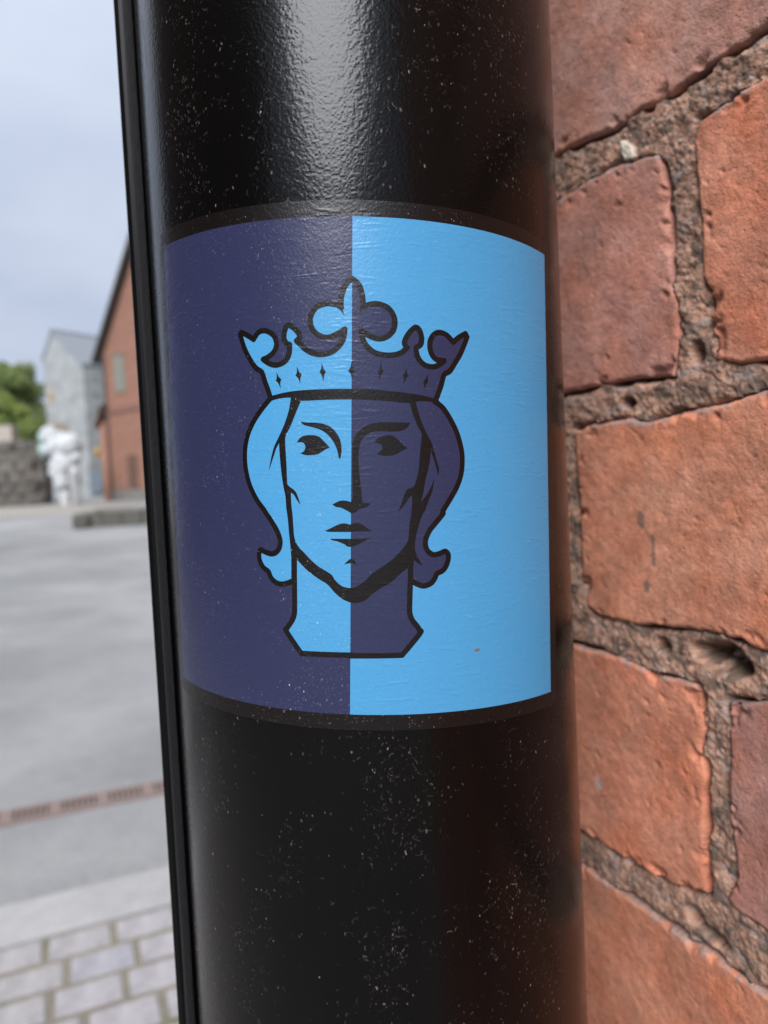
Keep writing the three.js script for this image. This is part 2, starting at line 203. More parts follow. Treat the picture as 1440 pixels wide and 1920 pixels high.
// ---------- the brick building beside the camera ----------
const WALL = { x: 0.15204, z: -0.07534, turn: THREE.MathUtils.degToRad(-(90 - 26.358)) };
const MM = 0.001, EYE = 1.45;
const wall = thing('brick_building', 'orange-red brick building with rough brown mortar joints beside the black pipe', 'building', [WALL.x, 0, WALL.z], WALL.turn);
{
  const poly = (pts, rev) => { // piecewise linear y(x) or x(y), clamped at both ends
    const p = pts.map(q => rev ? [q[1], q[0]] : q).sort((a, b) => a[0] - b[0]);
    return t => { if (t <= p[0][0]) return p[0][1]; for (let i = 1; i < p.length; i++) if (t <= p[i][0]) { const f = (t - p[i - 1][0]) / (p[i][0] - p[i - 1][0]); return lerp(p[i - 1][1], p[i][1], f); } return p[p.length - 1][1]; };
  };
  const K = v => () => v;
  const topOf = { // outlines of the bricks in view, millimetres on the wall (y from eye height)
    a: poly([[-198.5, 106.2], [-184.2, 104.9], [-172.5, 102.9], [-161.7, 103.4], [-149.6, 103.2], [-140.7, 103.8], [-128.1, 104.4], [-120.7, 105.5]]),
  };
  const bricks = [
    { tone: 0, l: K(-206), r: K(28), b: topOf.a, t: K(169) },
    { tone: 1, l: K(-382), r: poly([[-155.9, 87], [-153.3, 79.1], [-152.6, 60.5], [-152.2, 53.5], [-152.9, 50.6], [-151.1, 46.2], [-150.4, 35.8], [-153.1, 25.9]], true), b: poly([[-153.9, 24.9], [-167.9, 26.2], [-179.9, 26.5], [-198.3, 26.5]]), t: poly([[-197, 90.6], [-184.1, 91.9], [-170.4, 91.6], [-159.9, 89.7], [-154.4, 87.7]]) },
    { tone: 2, l: poly([[-141.1, 92.2], [-143.4, 86.6], [-142.3, 73], [-141.6, 59.5], [-141.9, 50.6], [-139.5, 45.6], [-139.4, 38.9], [-139.3, 36.8], [-138.2, 28.1]], true), r: K(88), b: poly([[-138.3, 27.7], [-135.4, 27.1], [-130.5, 24.7], [-123, 25.1]]), t: poly([[-141.5, 91.9], [-138.4, 91.9], [-131.7, 93], [-121.1, 92.7]]) },
    { tone: 3, l: poly([[-195.5, 13.2], [-194, -11.7], [-193.9, -34.3], [-192.8, -44.4]], true), r: K(34), b: poly([[-193, -47], [-184.4, -48.8], [-171.3, -49], [-154.8, -47.4], [-140.5, -47.3], [-132.8, -47.5], [-125.1, -49.7]]), t: poly([[-195.5, 13.2], [-189, 13.7], [-181.3, 14.6], [-171.1, 14.4], [-161.8, 12.4], [-151.8, 14.8], [-138.3, 15.3], [-128.3, 16.7], [-123.2, 17.4]]) },
    { tone: 3, l: K(-436), r: K(-205), b: K(-50), t: K(15) },
    { tone: 4, l: K(-377), r: poly([[-147.8, -63.9], [-147.1, -69], [-145.9, -75.5], [-147.1, -80.7], [-146.4, -90], [-147, -107.8], [-146.9, -121.3]], true), b: poly([[-147.5, -123.8], [-160.2, -127.4], [-170.6, -127.5], [-183.7, -127.4], [-198.1, -126.7]]), t: poly([[-198.6, -61.1], [-180.4, -61.1], [-166.9, -62.8], [-152.5, -62.7], [-148, -63.2]]) },
    { tone: 5, l: poly([[-137.1, -65.2], [-137.6, -75.8], [-138.2, -98.4], [-136.2, -113.2], [-139.5, -121.2]], true), r: K(92), b: poly([[-138.5, -122.3], [-135.1, -123.5], [-127.2, -124.6]]), t: poly([[-137.1, -65.2], [-132.7, -64.7], [-125.4, -62.3]]) },
    { tone: 6, l: K(-206), r: K(28), b: K(-204), t: poly([[-198.7, -139.2], [-184.3, -140.1], [-167, -140.6], [-151.8, -141.2], [-138.2, -141.6], [-127.7, -142.4]]) },
  ];
  // fired clay colours, linear
  const clay = [[0.48, 0.23, 0.165], [0.47, 0.205, 0.145], [0.56, 0.21, 0.12], [0.58, 0.23, 0.13], [0.58, 0.215, 0.12], [0.43, 0.19, 0.14], [0.55, 0.21, 0.115]];
  const cement = [0.33, 0.25, 0.22], soot = [0.10, 0.08, 0.065];
  const brickMat = new THREE.MeshStandardMaterial({ color: 0xffffff, vertexColors: true, roughness: 0.88, map: mottleTex, bumpMap: grainTex, bumpScale: 0.00042 });
  function samples(a, b, fine0, fine1, fine, coarse) { const o = [a]; let x = a; while (x < b - 1e-6) { x += (x >= fine0 - fine && x < fine1) ? fine : Math.min(coarse, x < fine0 ? Math.max(fine, fine0 - x) : coarse); o.push(Math.min(x, b)); } if (o.length > 2 && o[o.length - 1] - o[o.length - 2] < 1e-4) o.splice(o.length - 2, 1); return o; }
  bricks.forEach((B, k) => {
    const ym = (B.b(-150) + B.t(-150)) / 2, L0 = B.l(ym), R0 = B.r(ym);
    const S = samples(0, R0 - L0, Math.max(0, -206 - L0), -112 - L0, 0.75, 7), T = samples(0, 1, 0, 1, 1 / 92, 1);
    S.unshift(0); S.push(R0 - L0); T.unshift(0); T.push(1);
    const nx = S.length, ny = T.length, pos = [], col = [], uv = [], idx = [];
    for (let j = 0; j < ny; j++) for (let i = 0; i < nx; i++) {
      const s = S[i] / (R0 - L0), t = T[j], yn = lerp(B.b(lerp(L0, R0, s)), B.t(lerp(L0, R0, s)), t);
      const xl = B.l(yn), xr = B.r(yn);
      let x = lerp(xl, xr, s);
      if (S[i] < 30) x = xl + S[i] * (1 + (L0 - xl) / 230); else if (R0 - L0 - S[i] < 30) x = xr - (R0 - L0 - S[i]);
      const yb = B.b(x), yt = B.t(x); let y = lerp(yb, yt, t);
      const wob = 1.7 * fbm(x * 0.17, y * 0.17, k * 5.1, 4);
      const dx = Math.min(x - xl, xr - x), dy = Math.min(y - yb, yt - y), rad = 1.0 + 1.1 * fbm(x * 0.07, y * 0.07, 40 + k, 2);
      const ex = clamp(1 - dx / rad, 0, 1), ey = clamp(1 - dy / rad, 0, 1), e = Math.min(1, Math.hypot(ex, ey));
      let z = -rad * (1 - Math.sqrt(Math.max(0, 1 - e * e))) * 0.95;
      const chip = sst(fbm(x * 0.16 + 7, y * 0.16, k * 3.3, 3), 0.1, 0.26) * sst(5 - Math.min(dx, dy), 0, 3.5);
      z += -1.7 * chip + 0.7 * fbm(x * 0.035, y * 0.035, k * 2.2, 2) + 0.38 * fbm(x * 0.25, y * 0.25, k, 3) - 0.8 * sst(noise.noise(x * 0.42, y * 0.42, 33 + k * 2.7), 0.6, 0.75) - 0.35 * sst(noise.noise(x * 0.8, y * 0.6, 13 + k * 2.7), 0.45, 0.7);
      if (i === 0 || i === nx - 1 || j === 0 || j === ny - 1) z = -16; else { if (dx < 2.5) x += wob * (1 - dx / 2.5) * 0.7; if (dy < 2.5) y += wob * (1 - dy / 2.5) * 0.9; }
      pos.push(x * MM, EYE + y * MM, z * MM); uv.push(x * MM + k * 0.037, y * MM + k * 0.021);
      const big = fbm(x * 0.03, y * 0.03, 9 + k * 4, 3), hue = fbm(x * 0.06, y * 0.06, 150 + k * 3, 3), fleck = fbm(x * 0.5, y * 0.5, 170 + k, 2), c = clay[B.tone], mix = [0, 1, 2].map(q => c[q] * (1 + 0.3 * big * (q ? 0.8 : 0.6) + 0.22 * fleck + hue * [0, 0.35, 0.6][q]));
      // cement smeared over the arrises and soot flecks: matter with ragged outlines
      const near = Math.max(0, 1 - Math.min(yt - y, dx + 2.6) / 3.4), sm = sst(0.8 * fbm(x * 0.3, y * 0.35, 70 + k, 4) + 0.62 * near, 0.36, 0.56);
      let so = 0.6 * sst(fbm(x * 0.55, y * 0.55, 120 + k, 3), 0.4, 0.5);
      if (k === 3) { const l1 = Math.abs(x + 162 + (y + 25) * 0.06) < 0.75 && y < -20.5 && y > -30; const l2 = Math.hypot(x + 166.4, (y + 16.5) * 0.55) < 1.5, l3 = Math.hypot(x + 165, (y + 36.5) * 0.6) < 1.3; if (l1 || l2 || l3) so = 0.85; }
      let ce = sm * 0.75; if (k === 5 && Math.hypot((x + 189.6) * 0.9, (y + 106.6) * 0.5) < 1.3) ce = 0.95;
      for (let q = 0; q < 3; q++) col.push(lerp(lerp(mix[q], cement[q] * (ce > 0.9 ? 1.4 : 1), ce), soot[q], so * 0.8));
      if (j < ny - 1 && i < nx - 1) { const a = j * nx + i, b = a + nx; idx.push(a, a + 1, b, a + 1, b + 1, b); }
    }
    const g = new THREE.BufferGeometry(); g.setAttribute('position', new THREE.Float32BufferAttribute(pos, 3)); g.setAttribute('color', new THREE.Float32BufferAttribute(col, 3)); g.setAttribute('uv', new THREE.Float32BufferAttribute(uv, 2)); g.setIndex(idx); g.computeVertexNormals();
    mesh('brick', g, brickMat, wall);
  });
  // mortar of the joints in view: sandy, pitted, torn away from the bricks along dark cracks
  {
    const x0 = -222, x1 = -104, y0 = -225, y1 = 188, st = 0.55, nx = Math.round((x1 - x0) / st) + 1, ny = Math.round((y1 - y0) / st) + 1, pos = [], col = [], uv = [], idx = [];
    const holes = [[-146, -53.5, 3, 2.2], [-139.5, -54.2, 5.6, 4.0], [-134.5, -55.4, 3, 2.6], [-145.1, 30.3, 1.9, 2.4], [-152, -133, 3, 2], [-145, -136, 3.5, 1.8], [-171, 19.5, 2.2, 1.4], [-161, -54.5, 2.4, 2.0]];
    for (let j = 0; j < ny; j++) for (let i = 0; i < nx; i++) {
      const x = x0 + i * st, y = y0 + j * st; let d = 30;
      for (const B of bricks) { const yc = clamp(y, B.b(x), B.t(x)), xc = clamp(x, B.l(yc), B.r(yc)); const q = Math.hypot(x - xc, y - clamp(y, B.b(xc), B.t(xc))); if (q < d) d = q; }
      const g1 = fbm(x * 0.16, y * 0.16, 3.3, 3), g2 = fbm(x * 0.75, y * 0.75, 8.8, 3), crack = Math.exp(-((d / (1.2 + 1.3 * Math.max(0, fbm(x * 0.1, y * 0.1, 77, 2)))) ** 2)) * sst(fbm(x * 0.07, y * 0.07, 22, 3), -0.12, 0.16);
      let z = -0.9 + 1.8 * g1 + 1.1 * g2 - 5 * crack, dark = 0;
      for (const [hx, hy, a, b] of holes) { const q = ((x - hx) / a) ** 2 + ((y - hy) / b) ** 2; const h = Math.exp(-q * q * 0.8) * (1 + 0.9 * g2); z -= 9 * h; }
      z = Math.max(z, -15.2); if (d < 0.01) z = Math.min(z, -8);
      let c = [0.37, 0.205, 0.135]; const tone = fbm(x * 0.4, y * 0.4, 31, 3), gr = noise.noise(x * 1.9, y * 1.9, 5.5);
      c = c.map((v, q) => v * (1 + 1.3 * tone + 0.9 * fbm(x * 0.07, y * 0.11, 51, 3)));
      if (gr > 0.45) c = [0.40, 0.33, 0.29]; else if (gr < -0.42) c = [0.09, 0.065, 0.05];
      const dk = sst(fbm(x * 0.13, y * 0.13, 91, 4), 0.05, 0.22); c = c.map((v, q) => lerp(v, [0.115, 0.08, 0.055][q] * (1 + 0.8 * tone), 0.8 * dk)); const gy = sst(fbm(x * 0.09, y * 0.2, 61, 3), 0.08, 0.3); c = c.map((v, q) => lerp(v, [0.32, 0.26, 0.23][q] * (1 + 0.6 * tone), gy * 0.5));
      if (Math.hypot((x + 167 + (y - 93.5) * 0.5) / 2.3, (y - 93.5) / 4.2) + 0.5 * g2 < 1) { c = [0.62, 0.55, 0.43]; z += 1.4; }
      pos.push(x * MM, EYE + y * MM, z * MM); uv.push(x * MM, y * MM); col.push(...c.map(v => clamp(v, 0.02, 0.8)));
      if (j < ny - 1 && i < nx - 1) { const a = j * nx + i, b = a + nx; idx.push(a, a + 1, b, a + 1, b + 1, b); }
    }
    const g = new THREE.BufferGeometry(); g.setAttribute('position', new THREE.Float32BufferAttribute(pos, 3)); g.setAttribute('color', new THREE.Float32BufferAttribute(col, 3)); g.setAttribute('uv', new THREE.Float32BufferAttribute(uv, 2)); g.setIndex(idx); g.computeVertexNormals();
    mesh('mortar', g, new THREE.MeshStandardMaterial({ color: 0xffffff, vertexColors: true, roughness: 0.95, bumpMap: scaled(grainTex, 0.03), bumpScale: 0.0008 }), wall).userData.label = 'rough brown sandy mortar in the joints';
  }
  // the rest of the masonry
  mesh('wall_core', boxUV(box(6.6, 4.8, 3, 2.7, 2.4, -1.516)), std([0.24, 0.17, 0.125], { map: scaled(mottleTex, 0.08), roughness: 0.95 }), wall);
  { // pointing of the joints round the close-up patch
    const pm = std([0.27, 0.18, 0.13], { map: scaled(mottleTex, 0.05), bumpMap: scaled(grainTex, 0.03), bumpScale: 0.0012, roughness: 0.95 }), X0 = -0.222, X1 = -0.104, Y0 = EYE - 0.225, Y1 = EYE + 0.188;
    for (const [x0, x1, y0, y1] of [[-0.6, X0, 0, 4.8], [X1, 6, 0, 4.8], [X0, X1, 0, Y0], [X0, X1, Y1, 4.8]]) mesh('mortar', boxUV(box(x1 - x0, y1 - y0, 0.0112, (x0 + x1) / 2, (y0 + y1) / 2, -0.0102)), pm, wall);
  }
  mesh('roof', boxUV(box(7, 0.14, 3.4, 2.7, 4.87, -1.45)), std([0.05, 0.05, 0.055]), wall);
  const r = rng(17), one = [0, 1].map(k => { const g = new RoundedBoxGeometry(0.229, 0.066, 0.06, 2, 0.005), p = g.attributes.position; for (let i = 0; i < p.count; i++) { const f = noise.noise(p.getX(i) * 25, p.getY(i) * 40, k * 7.7); p.setXYZ(i, p.getX(i) + 0.0015 * f, p.getY(i) + 0.0015 * noise.noise(p.getX(i) * 30, p.getY(i) * 20, 3 + k), p.getZ(i) + 0.001 * f); } g.computeVertexNormals(); return boxUV(g); });
  const mats = [0, 1, 2, 3, 4, 5].map(k => std(clay[[0, 1, 3, 4, 5, 6][k]], { map: scaled(mottleTex, 0.1), bumpMap: grainTex, bumpScale: 0.0009, roughness: 0.88 }));
  const spots = [];
  for (let row = -19; row < 43; row++) { // course 0 is the one of the wide brick at eye height
    const y = -17.5 + row * 77; if (EYE + (y - 33) * MM < 0.02 || EYE + (y + 33) * MM > 4.79) continue;
    for (let k = -3; k < 27; k++) {
      const left = (row % 2 ? (row === 1 || row === -1 ? -147 : -147 + (r() - 0.5) * 8) : -200) + k * 240 + 5.5;
      const l = Math.max(left, -601.5), e = Math.min(left + 229, 6001.5), mid = (l + e) / 2; // cut bricks close the courses at both ends
      if (e - l < 22) continue;
      if (row >= -2 && row <= 2 && left + 114.5 > (row % 2 ? -400 : row ? -200 : -400) && left + 114.5 < 100) continue; // these are the ones built above
      spots.push([mid * MM, EYE + y * MM, Math.hypot(mid * MM + 0.16, y * MM), r(), r(), r(), (e - l) / 229]);
    }
  }
  spots.sort((a, b) => a[2] - b[2]);
  const near = spots.slice(0, 290), far = spots.slice(290);
  for (const [x, y, , a, b, c, w] of near) { const m = mesh('brick', one[a < 0.5 ? 0 : 1], mats[(b * 6) | 0], wall); m.position.set(x, y, -0.0305 + (c - 0.5) * 0.002); m.rotation.z = (a - 0.5) * 0.01; m.scale.x = w; }
  const im = new THREE.InstancedMesh(one[0], mats[2], far.length); im.name = 'far_bricks'; im.userData.kind = 'stuff'; im.castShadow = im.receiveShadow = true;
  const M = new THREE.Matrix4(), C = new THREE.Color();
  far.forEach(([x, y, , a, b, c, w], i) => { im.setMatrixAt(i, M.makeScale(w, 1, 1).setPosition(x, y, -0.0305 + (c - 0.5) * 0.002)); im.setColorAt(i, C.setRGB(0.8 + 0.3 * b, 0.85 + 0.3 * a, 0.9 + 0.4 * a)); });
  wall.add(im);
}

// ---------- the black pipe ----------
const PIPE = { x: -0.00383, z: -0.19103, r: 0.05 };
const pipe = thing('downpipe', 'black glossy metal downpipe carrying the blue sticker', 'pipe', [PIPE.x, 0.03, PIPE.z]);
function dirt(g, w, h, count, seed, scale, palette, density = () => 1) { // dust specks, splash marks and hair-thin scratches
  const r = rng(seed);
  for (let k = 0; k < count; k++) {
    const x = r() * w, y = r() * h; if (r() > density(x / w, y / h)) continue;
    const c = palette[(r() * palette.length) | 0], al = 0.2 + 0.75 * r() * r();
    g.strokeStyle = g.fillStyle = `rgba(${c},${al.toFixed(2)})`;
    const t = r();
    if (t < 0.72) { const R = scale * (0.35 + 1.1 * r() * r()); g.beginPath(); g.ellipse(x, y, R * (0.5 + 0.3 * r()), R * (0.9 + 0.7 * r()), (r() - 0.5) * 1.2, 0, 7); g.fill(); }
    else if (t < 0.95) { const R = scale * (1 + 3 * r()); const a = r() * 6.3; g.lineWidth = scale * (0.3 + 0.4 * r()); g.beginPath(); g.arc(x, y, R, a, a + 0.6 + 1.2 * r()); g.stroke(); }
    else { g.lineWidth = scale * 0.35; g.beginPath(); g.moveTo(x, y); let X = x, Y = y; for (let q = 0; q < 4; q++) { X += (r() - 0.5) * 8 * scale; Y += (r() - 0.5) * 5 * scale; g.lineTo(X, Y); } g.stroke(); }
  }
}
function canvasTex(w, h, draw, color) { const c = document.createElement('canvas'); c.width = w; c.height = h; draw(c.getContext('2d'), w, h); const t = new THREE.CanvasTexture(c); if (color) t.colorSpace = THREE.SRGBColorSpace; t.magFilter = THREE.LinearFilter; t.anisotropy = 8; return t; }
function scuffs(g, w, h, c) { // scratches and rain streaks in the paint film; x along the girth, y up the pipe
  const at = (s, v) => [w * (0.5 + s * MM / (Math.PI * PIPE.r)), h * (1 - ((EYE - 0.03 + v * MM) / 0.314) % 1)], r = rng(909);
  g.lineCap = 'round'; g.strokeStyle = `rgba(${c},0.9)`; g.lineWidth = 2.2;
  g.beginPath(); g.moveTo(...at(SCR[0], SCR[1])); for (let i = 2; i < SCR.length; i += 2) g.lineTo(...at(SCR[i], SCR[i + 1])); g.stroke();
  for (let k = 0; k < 90; k++) { g.strokeStyle = `rgba(${c},${(0.1 + 0.35 * r()).toFixed(2)})`; g.lineWidth = 0.8 + r(); const x = r() * w, y = r() * h, l = 20 + r() * 160; g.beginPath(); g.moveTo(x, y); g.lineTo(x + (r() - 0.5) * 26, y + l); g.stroke(); }
}
const dustDensity = (x, y) => { const f = noise.noise(x * 9, y * 14, 2.2) + 0.5 * noise.noise(x * 30, y * 44, 6.1); return clamp(0.26 + 1.25 * f, 0.04, 1); };
{
  const wrap = t => { t.wrapS = t.wrapT = THREE.RepeatWrapping; t.repeat.set(1 / (Math.PI * PIPE.r), 1 / 0.314); t.offset.set(0.5, 0); return t; };
  const map = wrap(canvasTex(1024, 2048, (g, w, h) => { g.fillStyle = '#040404'; g.fillRect(0, 0, w, h); dirt(g, w, h, 46000, 301, 1.55, ['150,132,112', '178,164,148', '120,104,88', '140,130,122'], dustDensity); }, true));
  const rough = wrap(canvasTex(1024, 2048, (g, w, h) => { g.fillStyle = 'rgb(0,50,0)'; g.fillRect(0, 0, w, h); dirt(g, w, h, 46000, 301, 1.55, ['0,230,0'], dustDensity); scuffs(g, w, h, '0,200,0'); }));
  const mat = new THREE.MeshPhysicalMaterial({ color: 0xffffff, map, roughnessMap: rough, roughness: 1, bumpMap: peelTex, bumpScale: 0.00002, ior: 1.31 });
  const H = 4.6, g = new THREE.CylinderGeometry(PIPE.r, PIPE.r, H, 192, 46, true); g.translate(0, H / 2, 0);
  const p = g.attributes.position, a = new Float32Array(p.count * 2), row = 193;
  for (let i = 0; i < p.count; i++) { let th = (i % row) / 192 * Math.PI * 2; if (th > Math.PI + 1e-6) th -= 2 * Math.PI; if (i % row === 192) th = 0; a[2 * i] = ((i % row) / 192 * 2 * Math.PI - 0) * PIPE.r; a[2 * i + 1] = p.getY(i); }
  g.setAttribute('uv', new THREE.BufferAttribute(a, 2));
  mesh('pipe', g, mat, pipe);
  // folded seam along the side of the pipe, with a bead of sealant in the fold
  const ang = t => THREE.MathUtils.degToRad(t), at = (r, t) => [Math.sin(ang(t)) * r, Math.cos(ang(t)) * r];
  const lip = new THREE.Shape(), q = [at(0.0485, -80), at(0.0545, -81.2), at(0.0556, -82), at(0.0559, -83.2), at(0.0556, -84.2), at(0.0485, -86)];
  lip.moveTo(q[0][0], -q[0][1]); q.slice(1).forEach(v => lip.lineTo(v[0], -v[1])); lip.closePath();
  const lg = new THREE.ExtrudeGeometry(lip, { depth: H, bevelEnabled: false }); lg.rotateX(-Math.PI / 2);
  mesh('seam_lip', lg, new THREE.MeshPhysicalMaterial({ color: 0x060606, roughness: 0.4, specularIntensity: 0.25 }), pipe);
  const [bx, bz] = at(0.0522, -78.6), bg = new THREE.CylinderGeometry(0.00115, 0.00115, H, 14, 1, true).translate(bx, H / 2, bz);
  metreUV(bg, (x, y, z) => [Math.atan2(x - bx, z - bz) * 0.00115, y]);
  mesh('sealant_bead', bg, new THREE.MeshPhysicalMaterial({ color: 0x121214, roughness: 0.5, specularIntensity: 0.8, bumpMap: scaled(grainTex, 0.014), bumpScale: 0.0009 }), pipe).userData.label = 'dark grey wrinkled bead of sealant in the seam';
}

// ---------- the sticker ----------
{
  const HALF = 50.4, PHI = THREE.MathUtils.degToRad(3.2), C0 = [-2.0, 2.03], T = 2048, k = T / (2 * HALF);
  const X = a => (a + HALF) * k, Y = b => (HALF - b) * k;
  function trace(g, tri, move = true) { // smooth through the points, sharp at flagged corners
    const P = []; for (let i = 0; i < tri.length; i += 3) P.push([tri[i], tri[i + 1], tri[i + 2]]);
    if (move) g.moveTo(X(P[0][0]), Y(P[0][1])); else g.lineTo(X(P[0][0]), Y(P[0][1]));
    const seg = (p0, p1, p2, p3) => { const t = 1 / 6; g.bezierCurveTo(X(p1[0] + (p2[0] - p0[0]) * t), Y(p1[1] + (p2[1] - p0[1]) * t), X(p2[0] - (p3[0] - p1[0]) * t), Y(p2[1] - (p3[1] - p1[1]) * t), X(p2[0]), Y(p2[1])); };
    return { P, seg };
  }
  function path(g, tri, closed, move = true, rev = false) {
    if (rev) { const o = []; for (let i = tri.length - 3; i >= 0; i -= 3) o.push(tri[i], tri[i + 1], tri[i + 2]); tri = o; }
    const { P, seg } = trace(g, tri, move), n = P.length, last = closed ? n : n - 1;
    for (let i = 0; i < last; i++) { const p1 = P[i], p2 = P[(i + 1) % n]; const p0 = p1[2] || (!closed && i === 0) ? p1 : P[(i - 1 + n) % n], p3 = p2[2] || (!closed && i === n - 2) ? p2 : P[(i + 2) % n]; seg(p0, p1, p2, p3); }
    if (closed) g.closePath();
  }
  const BLACK = '#0e0a09', NAVY = STK.navy, BLUE = STK.blue;
  const print = canvasTex(T, T, g => {
    g.fillStyle = BLACK; g.fillRect(0, 0, T, T);
    g.fillStyle = NAVY; g.fillRect(X(-47.7), Y(47.35), 47.7 * k, 94.7 * k);
    g.fillStyle = BLUE; g.fillRect(X(0), Y(47.35), 47.7 * k, 94.7 * k);
    const sil = () => { g.beginPath(); path(g, ART.crownLeft, false); path(g, ART.hairLeft, false, false); path(g, ART.neckLeft, false, false); path(g, ART.neckRight, false, false, true); path(g, ART.hairRight, false, false, true); path(g, ART.crownRight, false, false, true); g.closePath(); };
    for (const [x, w, c] of [[-47, 47, BLUE], [0, 47, NAVY]]) { g.save(); g.beginPath(); g.rect(X(x), 0, w * k, T); g.clip(); sil(); g.fillStyle = c; g.fill(); g.restore(); }
    g.strokeStyle = g.fillStyle = BLACK; g.lineJoin = g.lineCap = 'round'; g.lineWidth = 1.06 * k;
    for (const n of ['crownLeft', 'crownRight', 'hairLeft', 'hairRight', 'neckLeft', 'neckRight']) { g.beginPath(); path(g, ART[n], false); g.stroke(); }
    for (const s of ART.shapes) { g.beginPath(); path(g, s, true); g.fill(); }
    { // fibre and wear of the print: short faint strokes round the pipe
      const r = rng(600); g.lineCap = 'round';
      for (let q = 0; q < 16000; q++) { const x = r() * T, y = r() * T, l = 4 + 26 * r() * r(); g.strokeStyle = r() < 0.5 ? `rgba(255,255,255,${(0.01 + 0.05 * r()).toFixed(3)})` : `rgba(10,20,40,${(0.02 + 0.07 * r()).toFixed(3)})`; g.lineWidth = 0.8 + 1.8 * r(); g.beginPath(); g.moveTo(x, y); g.lineTo(x + l, y + (r() - 0.5) * l * 0.35); g.stroke(); }
    }
    dirt(g, T, T, 22000, 404, 2.3, ['176,164,156', '150,140,132', '200,190,184'], (x, y) => (x < 0.5 || y > 0.97 || y < 0.03 ? 1 : 0.12) * dustDensity(x * 0.64, y * 0.32) * 0.9);
    g.fillStyle = 'rgba(120,84,56,0.8)'; g.beginPath(); g.ellipse(X(25.6), Y(-35.6), 14, 6, -0.2, 0, 7); g.fill(); // a crumb of rust
    dirt(g, T, T, 700, 405, 2.4, ['40,70,110', '60,90,120', '70,60,60'], (x, y) => (x > 0.5 ? 0.5 : 0.1) * dustDensity(x * 0.6 + 3, y * 0.4));
  }, true);
  const R = 2.6; // corner radius
  const half = b => { const o = Math.abs(b) - (HALF - R); return o > 0 ? HALF - R + Math.sqrt(Math.max(0, R * R - o * o)) : HALF; };
  const lift = (a, b) => 0.22 + (a < -36 ? 0.16 * sst(-a, 36, 50) * (0.6 + fbm(a * 0.16, b * 0.3, 4.4, 3) + 0.4 * fbm(a * 0.5, b * 0.9, 2, 2)) : 0) + 0.02 * fbm(a * 0.05, b * 0.3, 8, 2);
  const place = (a, b, h) => { const s = C0[0] + a * Math.cos(PHI) + b * Math.sin(PHI), y = C0[1] - a * Math.sin(PHI) + b * Math.cos(PHI), th = s * MM / PIPE.r, r = PIPE.r + h * MM; return [Math.sin(th) * r, EYE - 0.03 + y * MM, Math.cos(th) * r]; };
  const st = thing('sticker', 'square blue sticker of a crowned head stuck on the black pipe', 'sticker', [PIPE.x, 0.03, PIPE.z]);
  const N = 220, pos = [], uv = [], idx = [], rim = [];
  for (let j = 0; j <= N; j++) { const b = -HALF + 2 * HALF * (j < 14 ? 0.5 * (1 - Math.cos(j / 14 * Math.PI / 2)) * 0.052 : j > N - 14 ? 1 - 0.5 * (1 - Math.cos((N - j) / 14 * Math.PI / 2)) * 0.052 : 0.026 + (j - 14) / (N - 28) * 0.948);
    for (let i = 0; i <= N; i++) { const a = (i / N * 2 - 1) * half(b); pos.push(...place(a, b, lift(a, b))); uv.push((a + HALF) / (2 * HALF), (b + HALF) / (2 * HALF)); if (i < N && j < N) { const p = j * (N + 1) + i, q = p + N + 1; idx.push(p, p + 1, q, p + 1, q + 1, q); } }
    rim[j] = b; }
  const g = new THREE.BufferGeometry(); g.setAttribute('position', new THREE.Float32BufferAttribute(pos, 3)); g.setAttribute('uv', new THREE.Float32BufferAttribute(uv, 2)); g.setIndex(idx); g.computeVertexNormals();
  const wr = wrinkleTex.clone(); wr.repeat.set(1, 1); wr.needsUpdate = true;
  mesh('printed_face', g, new THREE.MeshPhysicalMaterial({ color: 0xffffff, map: print, roughness: 0.3, ior: 1.38, bumpMap: wr, bumpScale: 0.00022 }), st);
  const loop = []; for (let j = 0; j <= N; j++) loop.push([half(rim[j]), rim[j]]); for (let j = N; j >= 0; j--) loop.push([-half(rim[j]), rim[j]]);
  const ep = [], ei = []; loop.forEach(([a, b], i) => { const oa = Math.sign(a) * (Math.abs(a) > HALF - R - 0.01 ? 0.22 * (Math.abs(b) > HALF - R ? 0.7 : 1) : 0), ob = Math.abs(b) > HALF - R ? Math.sign(b) * 0.22 * (Math.abs(b) > HALF - 0.01 ? 1 : 0.7) : 0; ep.push(...place(a, b, lift(a, b) - 0.004), ...place(a + oa, b + ob, 0.01)); const n = (i + 1) % loop.length; ei.push(2 * i, 2 * i + 1, 2 * n, 2 * n, 2 * i + 1, 2 * n + 1); });
  const eg = new THREE.BufferGeometry(); eg.setAttribute('position', new THREE.Float32BufferAttribute(ep, 3)); eg.setIndex(ei); eg.computeVertexNormals();
  mesh('paper_edge', eg, std([0.2, 0.18, 0.17], { roughness: 0.7 }), st).userData.label = 'thin pale cut edge of the sticker';
}

